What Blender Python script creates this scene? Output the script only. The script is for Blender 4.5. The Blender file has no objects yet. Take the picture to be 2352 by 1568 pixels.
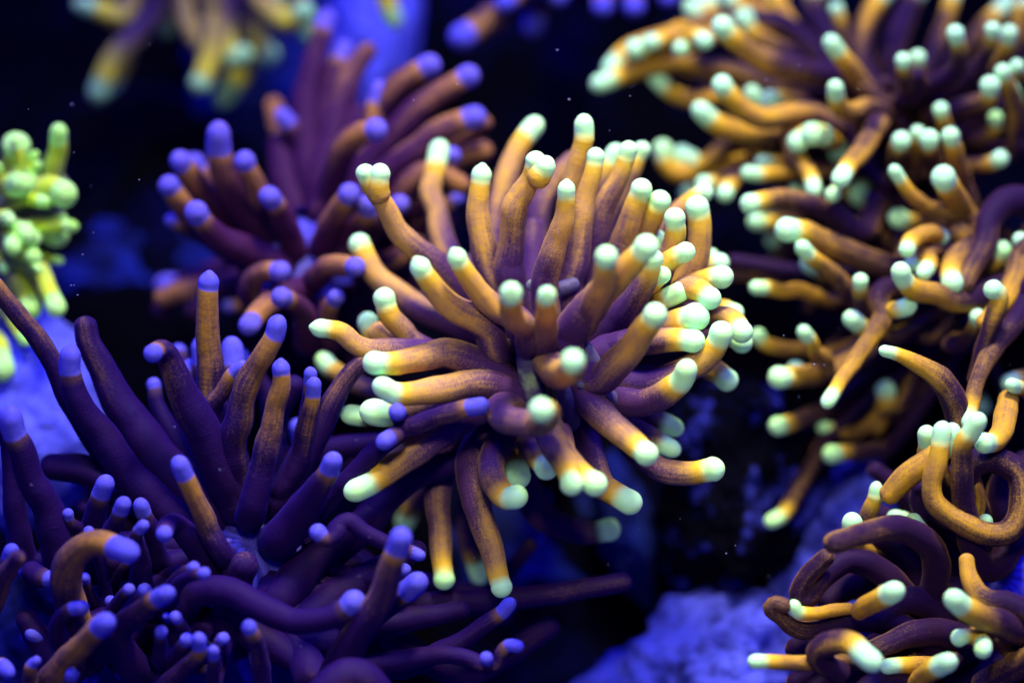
import bpy, math, random
from mathutils import Vector, noise, Matrix

random.seed(7)
sc = bpy.context.scene
col = sc.collection

# ------------------------------------------------------------------ camera
PITCH = math.radians(30)
LENS, DC = 100.0, 0.65333            # 100 mm macro lens, metres from lens to the focused coral
FOCUS = DC - 0.004
TARGET = Vector((0, 0, 0.14))
FWD = Vector((0, math.cos(PITCH), -math.sin(PITCH)))
UP = Vector((0, math.sin(PITCH), math.cos(PITCH)))
RIGHT = Vector((1, 0, 0))
CAM = TARGET - FWD * DC
cd = bpy.data.cameras.new('camera')
cam = bpy.data.objects.new('camera', cd)
col.objects.link(cam)
cam.location = CAM
cam.rotation_euler = (math.pi / 2 - PITCH, 0, 0)
cd.lens = LENS; cd.sensor_width = 36; cd.clip_start = 0.01; cd.clip_end = 20
cd.dof.use_dof = True; cd.dof.focus_distance = FOCUS; cd.dof.aperture_fstop = 3.6
sc.camera = cam

# ------------------------------------------------------------------ water light, aquarium lamps and an added front fill
w = bpy.data.worlds.new('World'); sc.world = w; w.use_nodes = True
bg = w.node_tree.nodes['Background']
bg.inputs[0].default_value = (0.055, 0.04, 1.0, 1); bg.inputs[1].default_value = 0.28

def lamp(name, loc, aim, size, power, color, spread=180):
    l = bpy.data.lights.new(name, 'AREA'); l.shape = 'DISK'; l.size = size; l.energy = power; l.color = color; l.spread = math.radians(spread)
    o = bpy.data.objects.new(name, l); col.objects.link(o); o.location = loc
    o.rotation_euler = (Vector(aim) - Vector(loc)).to_track_quat('-Z', 'Y').to_euler()
    return o
# the LED fixture over the tank: one broad warm channel and two actinic blue ones
lamp('aquarium_or_fill_lamp', (0.08, 0.04, 0.78), (0.018, -0.025, 0.13), 0.13, 0.80, (1.0, 0.92, 0.46), 50)
lamp('aquarium_or_fill_lamp', (-0.02, -0.42, 0.66), (0.02, 0.0, 0.12), 0.10, 0.10, (1.0, 0.92, 0.50), 34)  # added warm fill from the camera side, not part of the fixture
lamp('actinic_lamp', (-0.25, 0.10, 0.80), (0.0, 0.05, 0.1), 0.2, 5.0, (0.10, 0.10, 1.0))
lamp('actinic_lamp', (0.35, 0.05, 0.80), (0.05, 0.05, 0.1), 0.2, 3.6, (0.10, 0.08, 1.0))

vs = sc.view_settings
vs.view_transform = 'Standard'; vs.look = 'None'; vs.exposure = 0.0; vs.gamma = 1.0
vs.use_curve_mapping = False
sc.render.engine = 'CYCLES'
sc.cycles.use_denoising = True
sc.cycles.max_bounces = 6; sc.cycles.diffuse_bounces = 3; sc.cycles.glossy_bounces = 2
sc.cycles.transmission_bounces = 2
sc.cycles.caustics_reflective = False; sc.cycles.caustics_refractive = False

# ------------------------------------------------------------------ helpers
PX = 0.0001                                   # metres per picture unit on the focused coral
def pt(px, py, d):
    """picture direction (px, py) at d millimetres in front (+) of or behind (-) the middle coral"""
    z = DC - d * 0.001
    k = z / DC * PX
    return CAM + RIGHT * ((px - 1176) * k) + UP * ((784 - py) * k) + FWD * z
def pscale(d):
    return (DC - d * 0.001) / DC * PX

def cr(P, t):
    n = len(P) - 1
    i = min(int(t), n - 1); f = t - i
    p0 = P[i - 1] if i > 0 else P[0] * 2 - P[1]
    p1, p2 = P[i], P[i + 1]
    p3 = P[i + 2] if i + 2 <= n else P[n] * 2 - P[n - 1]
    a = (p2 - p0) * 0.5; b = (p3 - p1) * 0.5
    f2 = f * f; f3 = f2 * f
    return p1 * (2*f3 - 3*f2 + 1) + a * (f3 - 2*f2 + f) + p2 * (-2*f3 + 3*f2) + b * (f3 - f2)

def smooth(a, b, x):
    if a == b: return 1.0 if x >= a else 0.0
    t = max(0.0, min(1.0, (x - a) / (b - a)))
    return t * t * (3 - 2 * t)

def link(name, me, parent=None, mat=None):
    o = bpy.data.objects.new(name, me); col.objects.link(o)
    if parent is not None: o.parent = parent
    if mat is not None: me.materials.append(mat)
    return o

def tag(o, label, cat=None, kind=None, group=None):
    if label: o['label'] = label
    if cat: o['category'] = cat
    if kind: o['kind'] = kind
    if group: o['group'] = group

# ------------------------------------------------------------------ materials
class NT:
    def __init__(s, name):
        s.m = bpy.data.materials.new(name); s.m.use_nodes = True
        s.t = s.m.node_tree; s.b = s.t.nodes['Principled BSDF']
    def n(s, typ, **kw):
        nd = s.t.nodes.new(typ)
        for k, v in kw.items(): setattr(nd, k, v)
        return nd
    def l(s, a, b): s.t.links.new(a, b)
    def math(s, op, a, b=None, c=None):
        nd = s.n('ShaderNodeMath', operation=op)
        for i, v in enumerate((a, b, c)):
            if v is None: continue
            if isinstance(v, (int, float)): nd.inputs[i].default_value = v
            else: s.l(v, nd.inputs[i])
        return nd.outputs[0]
    def mapr(s, v, a, b, c=0.0, d=1.0, interp='SMOOTHSTEP'):
        nd = s.n('ShaderNodeMapRange', interpolation_type=interp)
        s.l(v, nd.inputs['Value'])
        for k, x in zip(('From Min', 'From Max', 'To Min', 'To Max'), (a, b, c, d)): nd.inputs[k].default_value = x
        return nd.outputs[0]
    def mix(s, f, a, b):
        nd = s.n('ShaderNodeMix', data_type='RGBA')
        if isinstance(f, (int, float)): nd.inputs[0].default_value = f
        else: s.l(f, nd.inputs[0])
        for i, v in ((6, a), (7, b)):
            if isinstance(v, tuple): nd.inputs[i].default_value = (*v, 1)
            else: s.l(v, nd.inputs[i])
        return nd.outputs[2]
    def noise(s, vec, scale, detail=3, rough=0.55):
        nd = s.n('ShaderNodeTexNoise'); nd.inputs['Scale'].default_value = scale
        nd.inputs['Detail'].default_value = detail; nd.inputs['Roughness'].default_value = rough
        s.l(vec, nd.inputs['Vector'])
        return nd.outputs[0]
    def attr(s, name):
        return s.n('ShaderNodeAttribute', attribute_name=name).outputs['Fac']

def flesh(name, tip, tip2, band, orange, tan, purple, band_mm=3.5, edge=0.5, sss=0.25, sheen=(0.2, 0.14, 1.0), sw=0.15, glow=0.0):
    k = NT(name)
    tc = k.n('ShaderNodeTexCoord'); P = tc.outputs['Object']
    td = k.attr('tipd'); org = k.attr('orange'); ang = k.attr('turn')
    # coordinates that run round and along the tentacle: stretched streaks and rings
    cmb = k.n('ShaderNodeCombineXYZ'); k.l(td, cmb.inputs[0]); k.l(ang, cmb.inputs[1]); k.l(k.attr('seed'), cmb.inputs[2])
    mp = k.n('ShaderNodeMapping'); mp.inputs['Scale'].default_value = (0.09, 4.0, 1.0); k.l(cmb.outputs[0], mp.inputs[0])
    streak = k.noise(mp.outputs[0], 1.0, 3)
    mp2 = k.n('ShaderNodeMapping'); mp2.inputs['Scale'].default_value = (2.6, 0.8, 1.0); k.l(cmb.outputs[0], mp2.inputs[0])
    rings = k.noise(mp2.outputs[0], 1.0, 4, 0.6)
    big = k.noise(P, 130, 3); fine = k.noise(P, 2600, 3, 0.7); mid = k.noise(P, 500, 3, 0.6)
    f = k.math('ADD', org, k.math('MULTIPLY', k.math('SUBTRACT', streak, 0.5), 0.34))
    f = k.math('ADD', f, k.math('MULTIPLY', k.math('SUBTRACT', fine, 0.5), 0.7))
    f = k.math('ADD', f, k.math('MULTIPLY', k.math('SUBTRACT', big, 0.5), 0.4))
    f = k.math('ADD', f, k.math('MULTIPLY', k.math('SUBTRACT', rings, 0.5), 0.2))
    of = k.mapr(f, 0.20, 0.84)
    ot = k.mix(k.mapr(k.math('ADD', k.math('MULTIPLY', mid, 0.6), k.math('MULTIPLY', streak, 0.4)), 0.38, 0.62), tan, orange)
    c = k.mix(of, purple, ot)
    # yellow collar under the tip, then the tip itself
    tdn = k.math('ADD', td, k.math('MULTIPLY', k.math('SUBTRACT', k.noise(P, 260, 3), 0.5), 1.5))
    bandf = k.math('MULTIPLY', k.mapr(tdn, band_mm * 1.5, 0.0), k.mapr(org, 0.05, 0.45, 0.15, 0.9))
    c = k.mix(bandf, c, band)
    tf = k.mapr(tdn, edge, -edge)
    tc2 = k.mix(k.mapr(k.math('ADD', mid, k.math('MULTIPLY', k.math('SUBTRACT', big, 0.5), 0.6)), 0.35, 0.65), tip2, tip)
    c = k.mix(tf, c, tc2)
    k.l(c, k.b.inputs['Base Color'])
    k.b.inputs['Roughness'].default_value = 0.62
    k.b.inputs['Specular IOR Level'].default_value = 0.09
    k.b.inputs['Subsurface Weight'].default_value = sss
    k.b.inputs['Subsurface Radius'].default_value = (1.0, 0.7, 0.7)
    k.b.inputs['Subsurface Scale'].default_value = 0.0016
    k.b.inputs['Sheen Weight'].default_value = sw
    k.b.inputs['Sheen Roughness'].default_value = 0.35
    k.b.inputs['Sheen Tint'].default_value = (*sheen, 1)
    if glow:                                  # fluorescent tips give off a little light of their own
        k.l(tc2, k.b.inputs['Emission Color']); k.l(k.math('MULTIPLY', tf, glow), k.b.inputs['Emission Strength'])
    bh = k.math('ADD', k.math('MULTIPLY', rings, 0.6), k.math('ADD', k.math('MULTIPLY', fine, 0.45), k.math('MULTIPLY', mid, 0.5)))
    bh = k.math('MULTIPLY', bh, k.mapr(tdn, -0.8, 0.8, 0.22, 1.0))
    bp = k.n('ShaderNodeBump'); bp.inputs['Strength'].default_value = 0.45; bp.inputs['Distance'].default_value = 0.0006
    k.l(bh, bp.inputs['Height']); k.l(bp.outputs[0], k.b.inputs['Normal'])
    k.m.cycles.emission_sampling = 'NONE'
    return k.m

MINT, MINT2 = (0.43, 0.86, 0.56), (0.47, 0.88, 0.48)
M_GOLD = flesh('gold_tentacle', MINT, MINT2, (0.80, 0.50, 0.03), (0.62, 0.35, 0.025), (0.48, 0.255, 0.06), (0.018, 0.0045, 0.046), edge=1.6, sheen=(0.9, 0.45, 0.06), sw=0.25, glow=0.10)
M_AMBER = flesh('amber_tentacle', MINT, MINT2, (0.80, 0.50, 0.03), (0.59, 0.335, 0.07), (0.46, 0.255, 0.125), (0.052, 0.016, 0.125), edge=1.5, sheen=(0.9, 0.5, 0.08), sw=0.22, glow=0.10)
M_VIOLET = flesh('violet_tipped_tentacle', (0.075, 0.07, 0.66), (0.10, 0.09, 0.74), (0.34, 0.17, 0.04), (0.38, 0.19, 0.03), (0.24, 0.115, 0.05), (0.013, 0.002, 0.078), band_mm=2.0, edge=0.5, sheen=(0.05, 0.04, 1.0), sw=0.2)
M_PLUM = flesh('plum_tentacle', (0.10, 0.085, 0.62), (0.13, 0.10, 0.66), (0.36, 0.17, 0.05), (0.38, 0.175, 0.05), (0.25, 0.11, 0.075), (0.040, 0.007, 0.062), band_mm=2.0, edge=0.6, sheen=(0.3, 0.06, 0.8), sw=0.15)
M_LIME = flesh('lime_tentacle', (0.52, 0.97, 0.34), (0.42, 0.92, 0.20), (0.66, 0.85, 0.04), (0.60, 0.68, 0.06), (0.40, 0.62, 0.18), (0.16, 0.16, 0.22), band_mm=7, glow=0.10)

M_OLIVE = flesh('olive_tentacle', (0.26, 0.60, 0.34), (0.34, 0.62, 0.28), (0.66, 0.62, 0.05), (0.46, 0.36, 0.05), (0.26, 0.20, 0.12), (0.06, 0.03, 0.13), band_mm=9)

def disc_mat(name, a, b):
    k = NT(name); tc = k.n('ShaderNodeTexCoord'); P = tc.outputs['Object']
    f = k.mapr(k.math('ADD', k.noise(P, 160, 4), k.math('MULTIPLY', k.attr('ridge'), 0.5)), 0.5, 0.85)
    k.l(k.mix(f, a, b), k.b.inputs['Base Color'])
    k.b.inputs['Roughness'].default_value = 0.6; k.b.inputs['Specular IOR Level'].default_value = 0.25
    k.b.inputs['Sheen Weight'].default_value = 0.3; k.b.inputs['Sheen Tint'].default_value = (0.2, 0.15, 1, 1)
    bp = k.n('ShaderNodeBump'); bp.inputs['Strength'].default_value = 0.5; bp.inputs['Distance'].default_value = 0.001
    k.l(k.noise(P, 500, 4), bp.inputs['Height']); k.l(bp.outputs[0], k.b.inputs['Normal'])
    return k.m
M_DISC = disc_mat('oral_disc_green', (0.06, 0.05, 0.16), (0.30, 0.42, 0.24))
M_DISCV = disc_mat('oral_disc_violet', (0.04, 0.028, 0.38), (0.08, 0.07, 0.75))

def rock_mat(name, dark, pale, lo, hi, scale):
    k = NT(name); tc = k.n('ShaderNodeTexCoord'); P = tc.outputs['Object']
    a = k.noise(P, scale, 5, 0.6); b = k.noise(P, scale * 7, 4, 0.65)
    k.m.cycles.emission_sampling = 'NONE'
    v = k.n('ShaderNodeTexVoronoi'); v.inputs['Scale'].default_value = scale * 3.5; k.l(P, v.inputs['Vector'])
    f = k.math('ADD', k.math('MULTIPLY', a, 0.75), k.math('MULTIPLY', b, 0.3))
    f = k.math('ADD', f, k.math('MULTIPLY', v.outputs['Distance'], -0.12))
    k.l(k.mix(k.mapr(f, lo, hi), dark, pale), k.b.inputs['Base Color'])
    k.b.inputs['Roughness'].default_value = 0.85; k.b.inputs['Specular IOR Level'].default_value = 0.015
    bp = k.n('ShaderNodeBump'); bp.inputs['Strength'].default_value = 0.8; bp.inputs['Distance'].default_value = 0.003
    k.l(k.math('ADD', a, k.math('MULTIPLY', b, 0.5)), bp.inputs['Height']); k.l(bp.outputs[0], k.b.inputs['Normal'])
    return k.m
M_BED = rock_mat('reef_rock_shadow_dark', (0.001, 0.001, 0.004), (0.002, 0.003, 0.05), 0.46, 0.80, 22)  # near-black base colour carries the shadow of the gaps
M_DARK = rock_mat('rock_shadow_specked', (0.0015, 0.0015, 0.008), (0.03, 0.035, 0.50), 0.47, 0.62, 70)  # the rock's own shadow is put into this dark colour
M_PALE = rock_mat('rock_pale_blue_lit', (0.012, 0.014, 0.20), (0.085, 0.10, 1.0), 0.30, 0.55, 75)  # whitish rock; the blue of the lamps is put into its colour
M_SMOOTH = rock_mat('rock_smooth_lavender_lit', (0.075, 0.085, 0.85), (0.12, 0.135, 1.0), 0.25, 0.7, 18)  # blue lamp light mixed into this whitish rock's colour too
M_DIM = rock_mat('rock_dim_blue', (0.005, 0.006, 0.03), (0.010, 0.020, 0.28), 0.30, 0.66, 30)

# ------------------------------------------------------------------ tentacles
NS = 22
def curve_points(pts, r):
    """dense centre line base -> end with cumulative length"""
    dense = []
    n = len(pts) - 1
    for i in range(n * 24 + 1): dense.append(cr(pts, i / 24))
    L = [0.0]
    for i in range(1, len(dense)): L.append(L[-1] + (dense[i] - dense[i-1]).length)
    return dense, L
def at_len(dense, L, s, _c=[0]):
    if s <= 0: return dense[0]
    if s >= L[-1]:
        d = (dense[-1] - dense[-3]).normalized()
        return dense[-1] + d * (s - L[-1])
    lo, hi = 0, len(L) - 1
    while hi - lo > 1:
        m = (lo + hi) // 2
        if L[m] <= s: lo = m
        else: hi = m
    f = (s - L[lo]) / max(1e-9, L[hi] - L[lo])
    return dense[lo].lerp(dense[hi], f)

def build_tube(head, pts, rb, rt, kind, orange, mat, seed, streak=None, lump=1.0, tipname='tip', flat=False, partname='tentacle'):
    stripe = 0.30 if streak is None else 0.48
    """pts base->tip centre (world), rb/rt metres. kind: b ball, d dome, c cone, n blunt without coloured tip"""
    org = head.location
    dense, L = curve_points(pts, rt)
    bulge = {'b': 1.06, 'd': 1.0, 'c': 1.02, 'n': 1.0}[kind]
    caplen = {'b': 1.0, 'd': 1.25, 'c': 1.35, 'n': 0.95}[kind]
    rbg = rt * bulge; cl = rbg * caplen
    T = L[-1] + rbg * 0.9                      # total length
    tl = {'b': 1.75, 'd': 2.5, 'c': 2.1, 'n': 0.0}[kind] * rt
    tl = min(tl * random.uniform(0.9, 1.15), T * 0.6)
    neck = T - tl
    ss = []
    step = max(rt * 0.32, T / 90)
    nb = max(6, int((T - cl) / step))
    if flat: ss += [0.0, rb * 0.06, rb * 0.18, rb * 0.36, rb * 0.6]
    for i in range(nb):
        q_ = (T - cl) * i / nb
        if not flat or q_ > rb * 0.8: ss.append(q_)
    ncap = 10
    for i in range(ncap): ss.append(T - cl + cl * math.sin(i / ncap * math.pi / 2))
    ss.append(T - cl * 0.004)
    # make one ring fall on the neck so that tip and body share it
    if tl > 0:
        j = min(range(len(ss)), key=lambda q: abs(ss[q] - (neck + rt * 0.35)))
        j = max(2, min(j, len(ss) - 4))
    else: j = None
    C = [at_len(dense, L, s) for s in ss]
    sx = seed * 7.31
    for i, s in enumerate(ss):
        a = min(1, i / 6.0) * (1 if s < neck else 0.4)
        amp = rt * 0.13 * lump * a
        q = s / rt * 0.32
        C[i] = C[i] + Vector((noise.noise((q, sx, 1.7)), noise.noise((q, sx, 9.2)), noise.noise((q, sx, 5.1)))) * amp
    # frames
    tg = []
    for i in range(len(C)):
        a = C[max(0, i-1)]; b = C[min(len(C)-1, i+1)]
        tg.append((b - a).normalized())
    ref = -FWD - tg[0] * (-FWD).dot(tg[0])
    if ref.length < 0.05: ref = UP - tg[0] * UP.dot(tg[0])
    ref.normalize()
    verts = []; A_tip = []; A_or = []; A_turn = []
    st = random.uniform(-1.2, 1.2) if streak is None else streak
    for i, s in enumerate(ss):
        if i:
            ref = ref - tg[i] * ref.dot(tg[i]); ref.normalize()
        bi = tg[i].cross(ref)
        t = s / T
        r = (rb + (rt - rb) * smooth(0.35, 0.97, t)) * (1.13 - 0.10 * smooth(0.7, 0.97, t)) * (0.88 + 0.12 * smooth(0.0, 0.3, t))
        r *= 1 + lump * 0.075 * noise.noise((s / rt * 0.42, sx, 3.3)) * (1 if s < neck else 0.3)
        if kind in 'bc' and tl > 0:
            r *= 1 - 0.035 * smooth(neck - rt * 1.4, neck, s) * (1 - smooth(neck, neck + rt * 0.6, s))
            r += (rbg - rt) * smooth(neck, T - cl * 0.95, s)
        if s > T - cl:
            x = min(1.0, (s - (T - cl)) / cl)
            if kind == 'c': 
                da = math.sqrt(max(0.0, 1 - (x / 0.84) ** 2)); nb_ = 0.50 * math.sqrt(max(0.0, 1 - (max(0.0, x - 0.58) / 0.42) ** 2))
                prof = (da ** 5 + nb_ ** 5) ** 0.2
            else: prof = math.sqrt(max(0.0, 1 - x * x))
            r = max(r * prof, rt * 0.01)
        if flat and s < rb * 0.9: r *= math.sqrt(max(0.004, 1 - (1 - s / (rb * 0.9)) ** 2))
        for k in range(NS):
            th = 2 * math.pi * k / NS
            d = ref * math.cos(th) + bi * math.sin(th)
            p = C[i] + d * r
            nn = noise.noise(p * 170 + Vector((sx, 0, 0))) * 0.055 * lump + noise.noise(p * 420 + Vector((0, sx, 0))) * 0.022 * lump
            p = p + d * r * nn
            verts.append(p - org)
            A_tip.append((neck - s) * 1000.0 if tl > 0 else 30.0)
            gain = 0.9 if flat else smooth(0.30, 0.97, t)
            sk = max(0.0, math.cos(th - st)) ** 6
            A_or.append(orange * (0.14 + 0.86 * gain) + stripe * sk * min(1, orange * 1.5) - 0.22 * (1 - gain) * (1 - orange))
            A_turn.append(abs(th - math.pi) / math.pi * 3)
    n = len(ss)
    # vertex normals from the whole tube, so the joint between body and tip does not show
    nor = [Vector() for _ in verts]
    quads = []
    for i in range(n - 1):
        for k in range(NS):
            a = i*NS + k; b = i*NS + (k+1) % NS; c = b + NS; d = a + NS
            quads.append((a, b, c, d))
            fn = (verts[c] - verts[a]).cross(verts[d] - verts[b])
            for v in (a, b, c, d): nor[v] += fn
    for v in nor:
        if v.length > 0: v.normalize()
    def make(name, i0, i1, cap, parent):
        vs_ = verts[i0*NS:(i1+1)*NS]; nv = nor[i0*NS:(i1+1)*NS]
        fs = [tuple(x - i0*NS for x in q) for q in quads[i0*NS:i1*NS]]
        if flat and i0 == 0: fs.append(tuple(reversed(range(NS))))
        if cap: fs.append(tuple(range((i1-i0)*NS, (i1-i0+1)*NS)))
        me = bpy.data.meshes.new(name)
        me.from_pydata(vs_, [], fs)
        me.polygons.foreach_set('use_smooth', [True] * len(me.polygons))
        for nm, arr in (('tipd', A_tip), ('orange', A_or), ('turn', A_turn)):
            at = me.attributes.new(nm, 'FLOAT', 'POINT'); at.data.foreach_set('value', arr[i0*NS:(i1+1)*NS])
        at = me.attributes.new('seed', 'FLOAT', 'POINT'); at.data.foreach_set('value', [sx] * len(vs_))
        me.update()
        me.normals_split_custom_set_from_vertices([tuple(x) for x in nv])
        return link(name, me, parent, mat)
    if j is None:
        return make(partname, 0, n - 1, True, head)
    body = make('tentacle', 0, j, False, head)
    make(tipname, j, n - 1, True, body)
    return body

ORG = {'D': (0, 0, 1.0)}
for c_ in range(3):
    for r_ in range(3): ORG['%d%d' % (c_, r_)] = (784 * c_, 522.6 * r_, 1 / 3)

def parse(tile, s):
    ox, oy, k = ORG[tile]
    out = []
    for q in s.split():
        v = q.split(',')
        out.append((ox + float(v[0]) * k, oy + float(v[1]) * k) + ((float(v[2]),) if len(v) > 2 else ()))
    return out

SEED = [0]
def tentacle(head, core, tile, s, rt, rb, dt, db, kind, orange, mat, **kw):
    """s lists points tip -> base, rt / rb picture-unit radii, dt / db depth of tip and base in mm"""
    P = parse(tile, s)
    acc = [0.0]
    for i in range(1, len(P)): acc.append(acc[-1] + math.hypot(P[i][0]-P[i-1][0], P[i][1]-P[i-1][1]))
    tot = max(1e-6, acc[-1])
    W = []
    for i, p in enumerate(P):
        if len(p) > 2: d = p[2]
        else: d = dt + (db - dt) * (acc[i] / tot)
        W.append((p[0], p[1], d))
    if core is not None:
        bx, by, bd = W[-1]; cx, cy, cdp = core[:3]
        h = math.hypot(cx - bx, cy - by)
        rim = core[3] * 0.62
        if h > rim + 20:
            f = (h - rim) / h
            W.append((bx + (cx-bx) * f * 0.5, by + (cy-by) * f * 0.5, bd + (min(cdp, bd) - bd) * 0.7))
            W.append((bx + (cx-bx) * f, by + (cy-by) * f, min(cdp, bd) - 5))
        else: W.append((bx + (cx-bx) * 0.1, by + (cy-by) * 0.1, min(cdp, bd) - 9))
    W.reverse()
    SEED[0] += 1
    pts = [pt(*q) for q in W]
    return build_tube(head, pts, rb * pscale(db), rt * pscale(dt), kind, orange, mat, SEED[0], **kw)

def coral(label, core, tents, mat, disc_mat_, disc_r, stalk_to, group=None, slim=1.0, lump=None):
    """core: (px, py, d) of the oral disc"""
    e = bpy.data.objects.new('torch_coral', None); col.objects.link(e)
    e.empty_display_size = 0.01
    e.location = pt(core[0] + stalk_to[0], core[1] + stalk_to[1], core[2] - stalk_to[2])
    tag(e, label, 'coral', group=group)
    for t in tents:
        kw = dict(t[8]) if len(t) > 8 else {}
        if lump: kw.setdefault('lump', lump)
        free = kw.pop('free', False)
        if free and len(t[1].split()) < 6: kw['flat'] = True
        tentacle(e, None if free else (*core, disc_r), t[0], t[1], t[2] * slim, t[3] * slim, t[4], t[5], t[6], t[7], kw.pop('mat', mat), **kw)
    c = pt(*core); top = (CAM - c).normalized(); base = e.location
    # fleshy mouth disc with radiating folds
    ax = (UP * 0.5 + top * 0.85).normalized()
    u = ax.orthogonal().normalized(); v = ax.cross(u)
    R = disc_r * pscale(core[2])
    vs_, fs, rd = [], [], []
    NR, NA = 14, 72
    for i in range(NR + 1):
        q = i / NR
        for k in range(NA):
            th = 2 * math.pi * k / NA
            rr = R * q * (1 + 0.08 * math.sin(5 * th + 1) + 0.05 * math.sin(9 * th))
            rid = 0.5 + 0.5 * math.cos(14 * th + 1.5 * math.sin(3 * th))
            h = R * (0.20 - 0.55 * q * q - 0.16 * math.exp(-(q * 6) ** 2)) + R * 0.10 * rid * q * (1 - q * 0.4)
            h += R * 0.05 * noise.noise((math.cos(th) * q * 4, math.sin(th) * q * 4, core[0]))
            vs_.append(c + ax * h + (u * math.cos(th) + v * math.sin(th)) * rr - e.location); rd.append(rid)
    for i in range(NR):
        for k in range(NA):
            a = i*NA + k; b = i*NA + (k+1) % NA
            fs.append((a, b, b + NA, a + NA))
    me = bpy.data.meshes.new('oral_disc'); me.from_pydata(vs_, [], fs)
    me.polygons.foreach_set('use_smooth', [True] * len(fs))
    me.attributes.new('ridge', 'FLOAT', 'POINT').data.foreach_set('value', rd)
    link('oral_disc', me, e, disc_mat_)
    # skeleton stalk below the disc, ribbed, down into the reef rock
    vs_, fs, rd = [], [], []
    a0 = c - ax * R * 0.28; NA2, NR2 = 60, 16
    dirn = (base - a0).normalized(); u = dirn.orthogonal().normalized(); v = dirn.cross(u)
    for i in range(NR2 + 1):
        q = i / NR2; cen = a0.lerp(base, q)
        rr = R * (0.97 - 0.45 * smooth(0, 0.7, q))
        for k in range(NA2):
            th = 2 * math.pi * k / NA2
            rb_ = math.cos(15 * th)
            r2 = rr * (1 + 0.035 * rb_ + 0.08 * noise.noise((math.cos(th) * 2, math.sin(th) * 2, q * 4 + core[1])))
            vs_.append(cen + (u * math.cos(th) + v * math.sin(th)) * r2 - e.location); rd.append(0.3 + 0.3 * rb_)
    for i in range(NR2):
        for k in range(NA2):
            a = i*NA2 + k; b = i*NA2 + (k+1) % NA2
            fs.append((a, a + NA2, b + NA2, b))
    me = bpy.data.meshes.new('stalk'); me.from_pydata(vs_, [], fs)
    me.polygons.foreach_set('use_smooth', [True] * len(fs))
    me.attributes.new('ridge', 'FLOAT', 'POINT').data.foreach_set('value', rd)
    link('stalk', me, e, disc_mat_)
    return e

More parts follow.
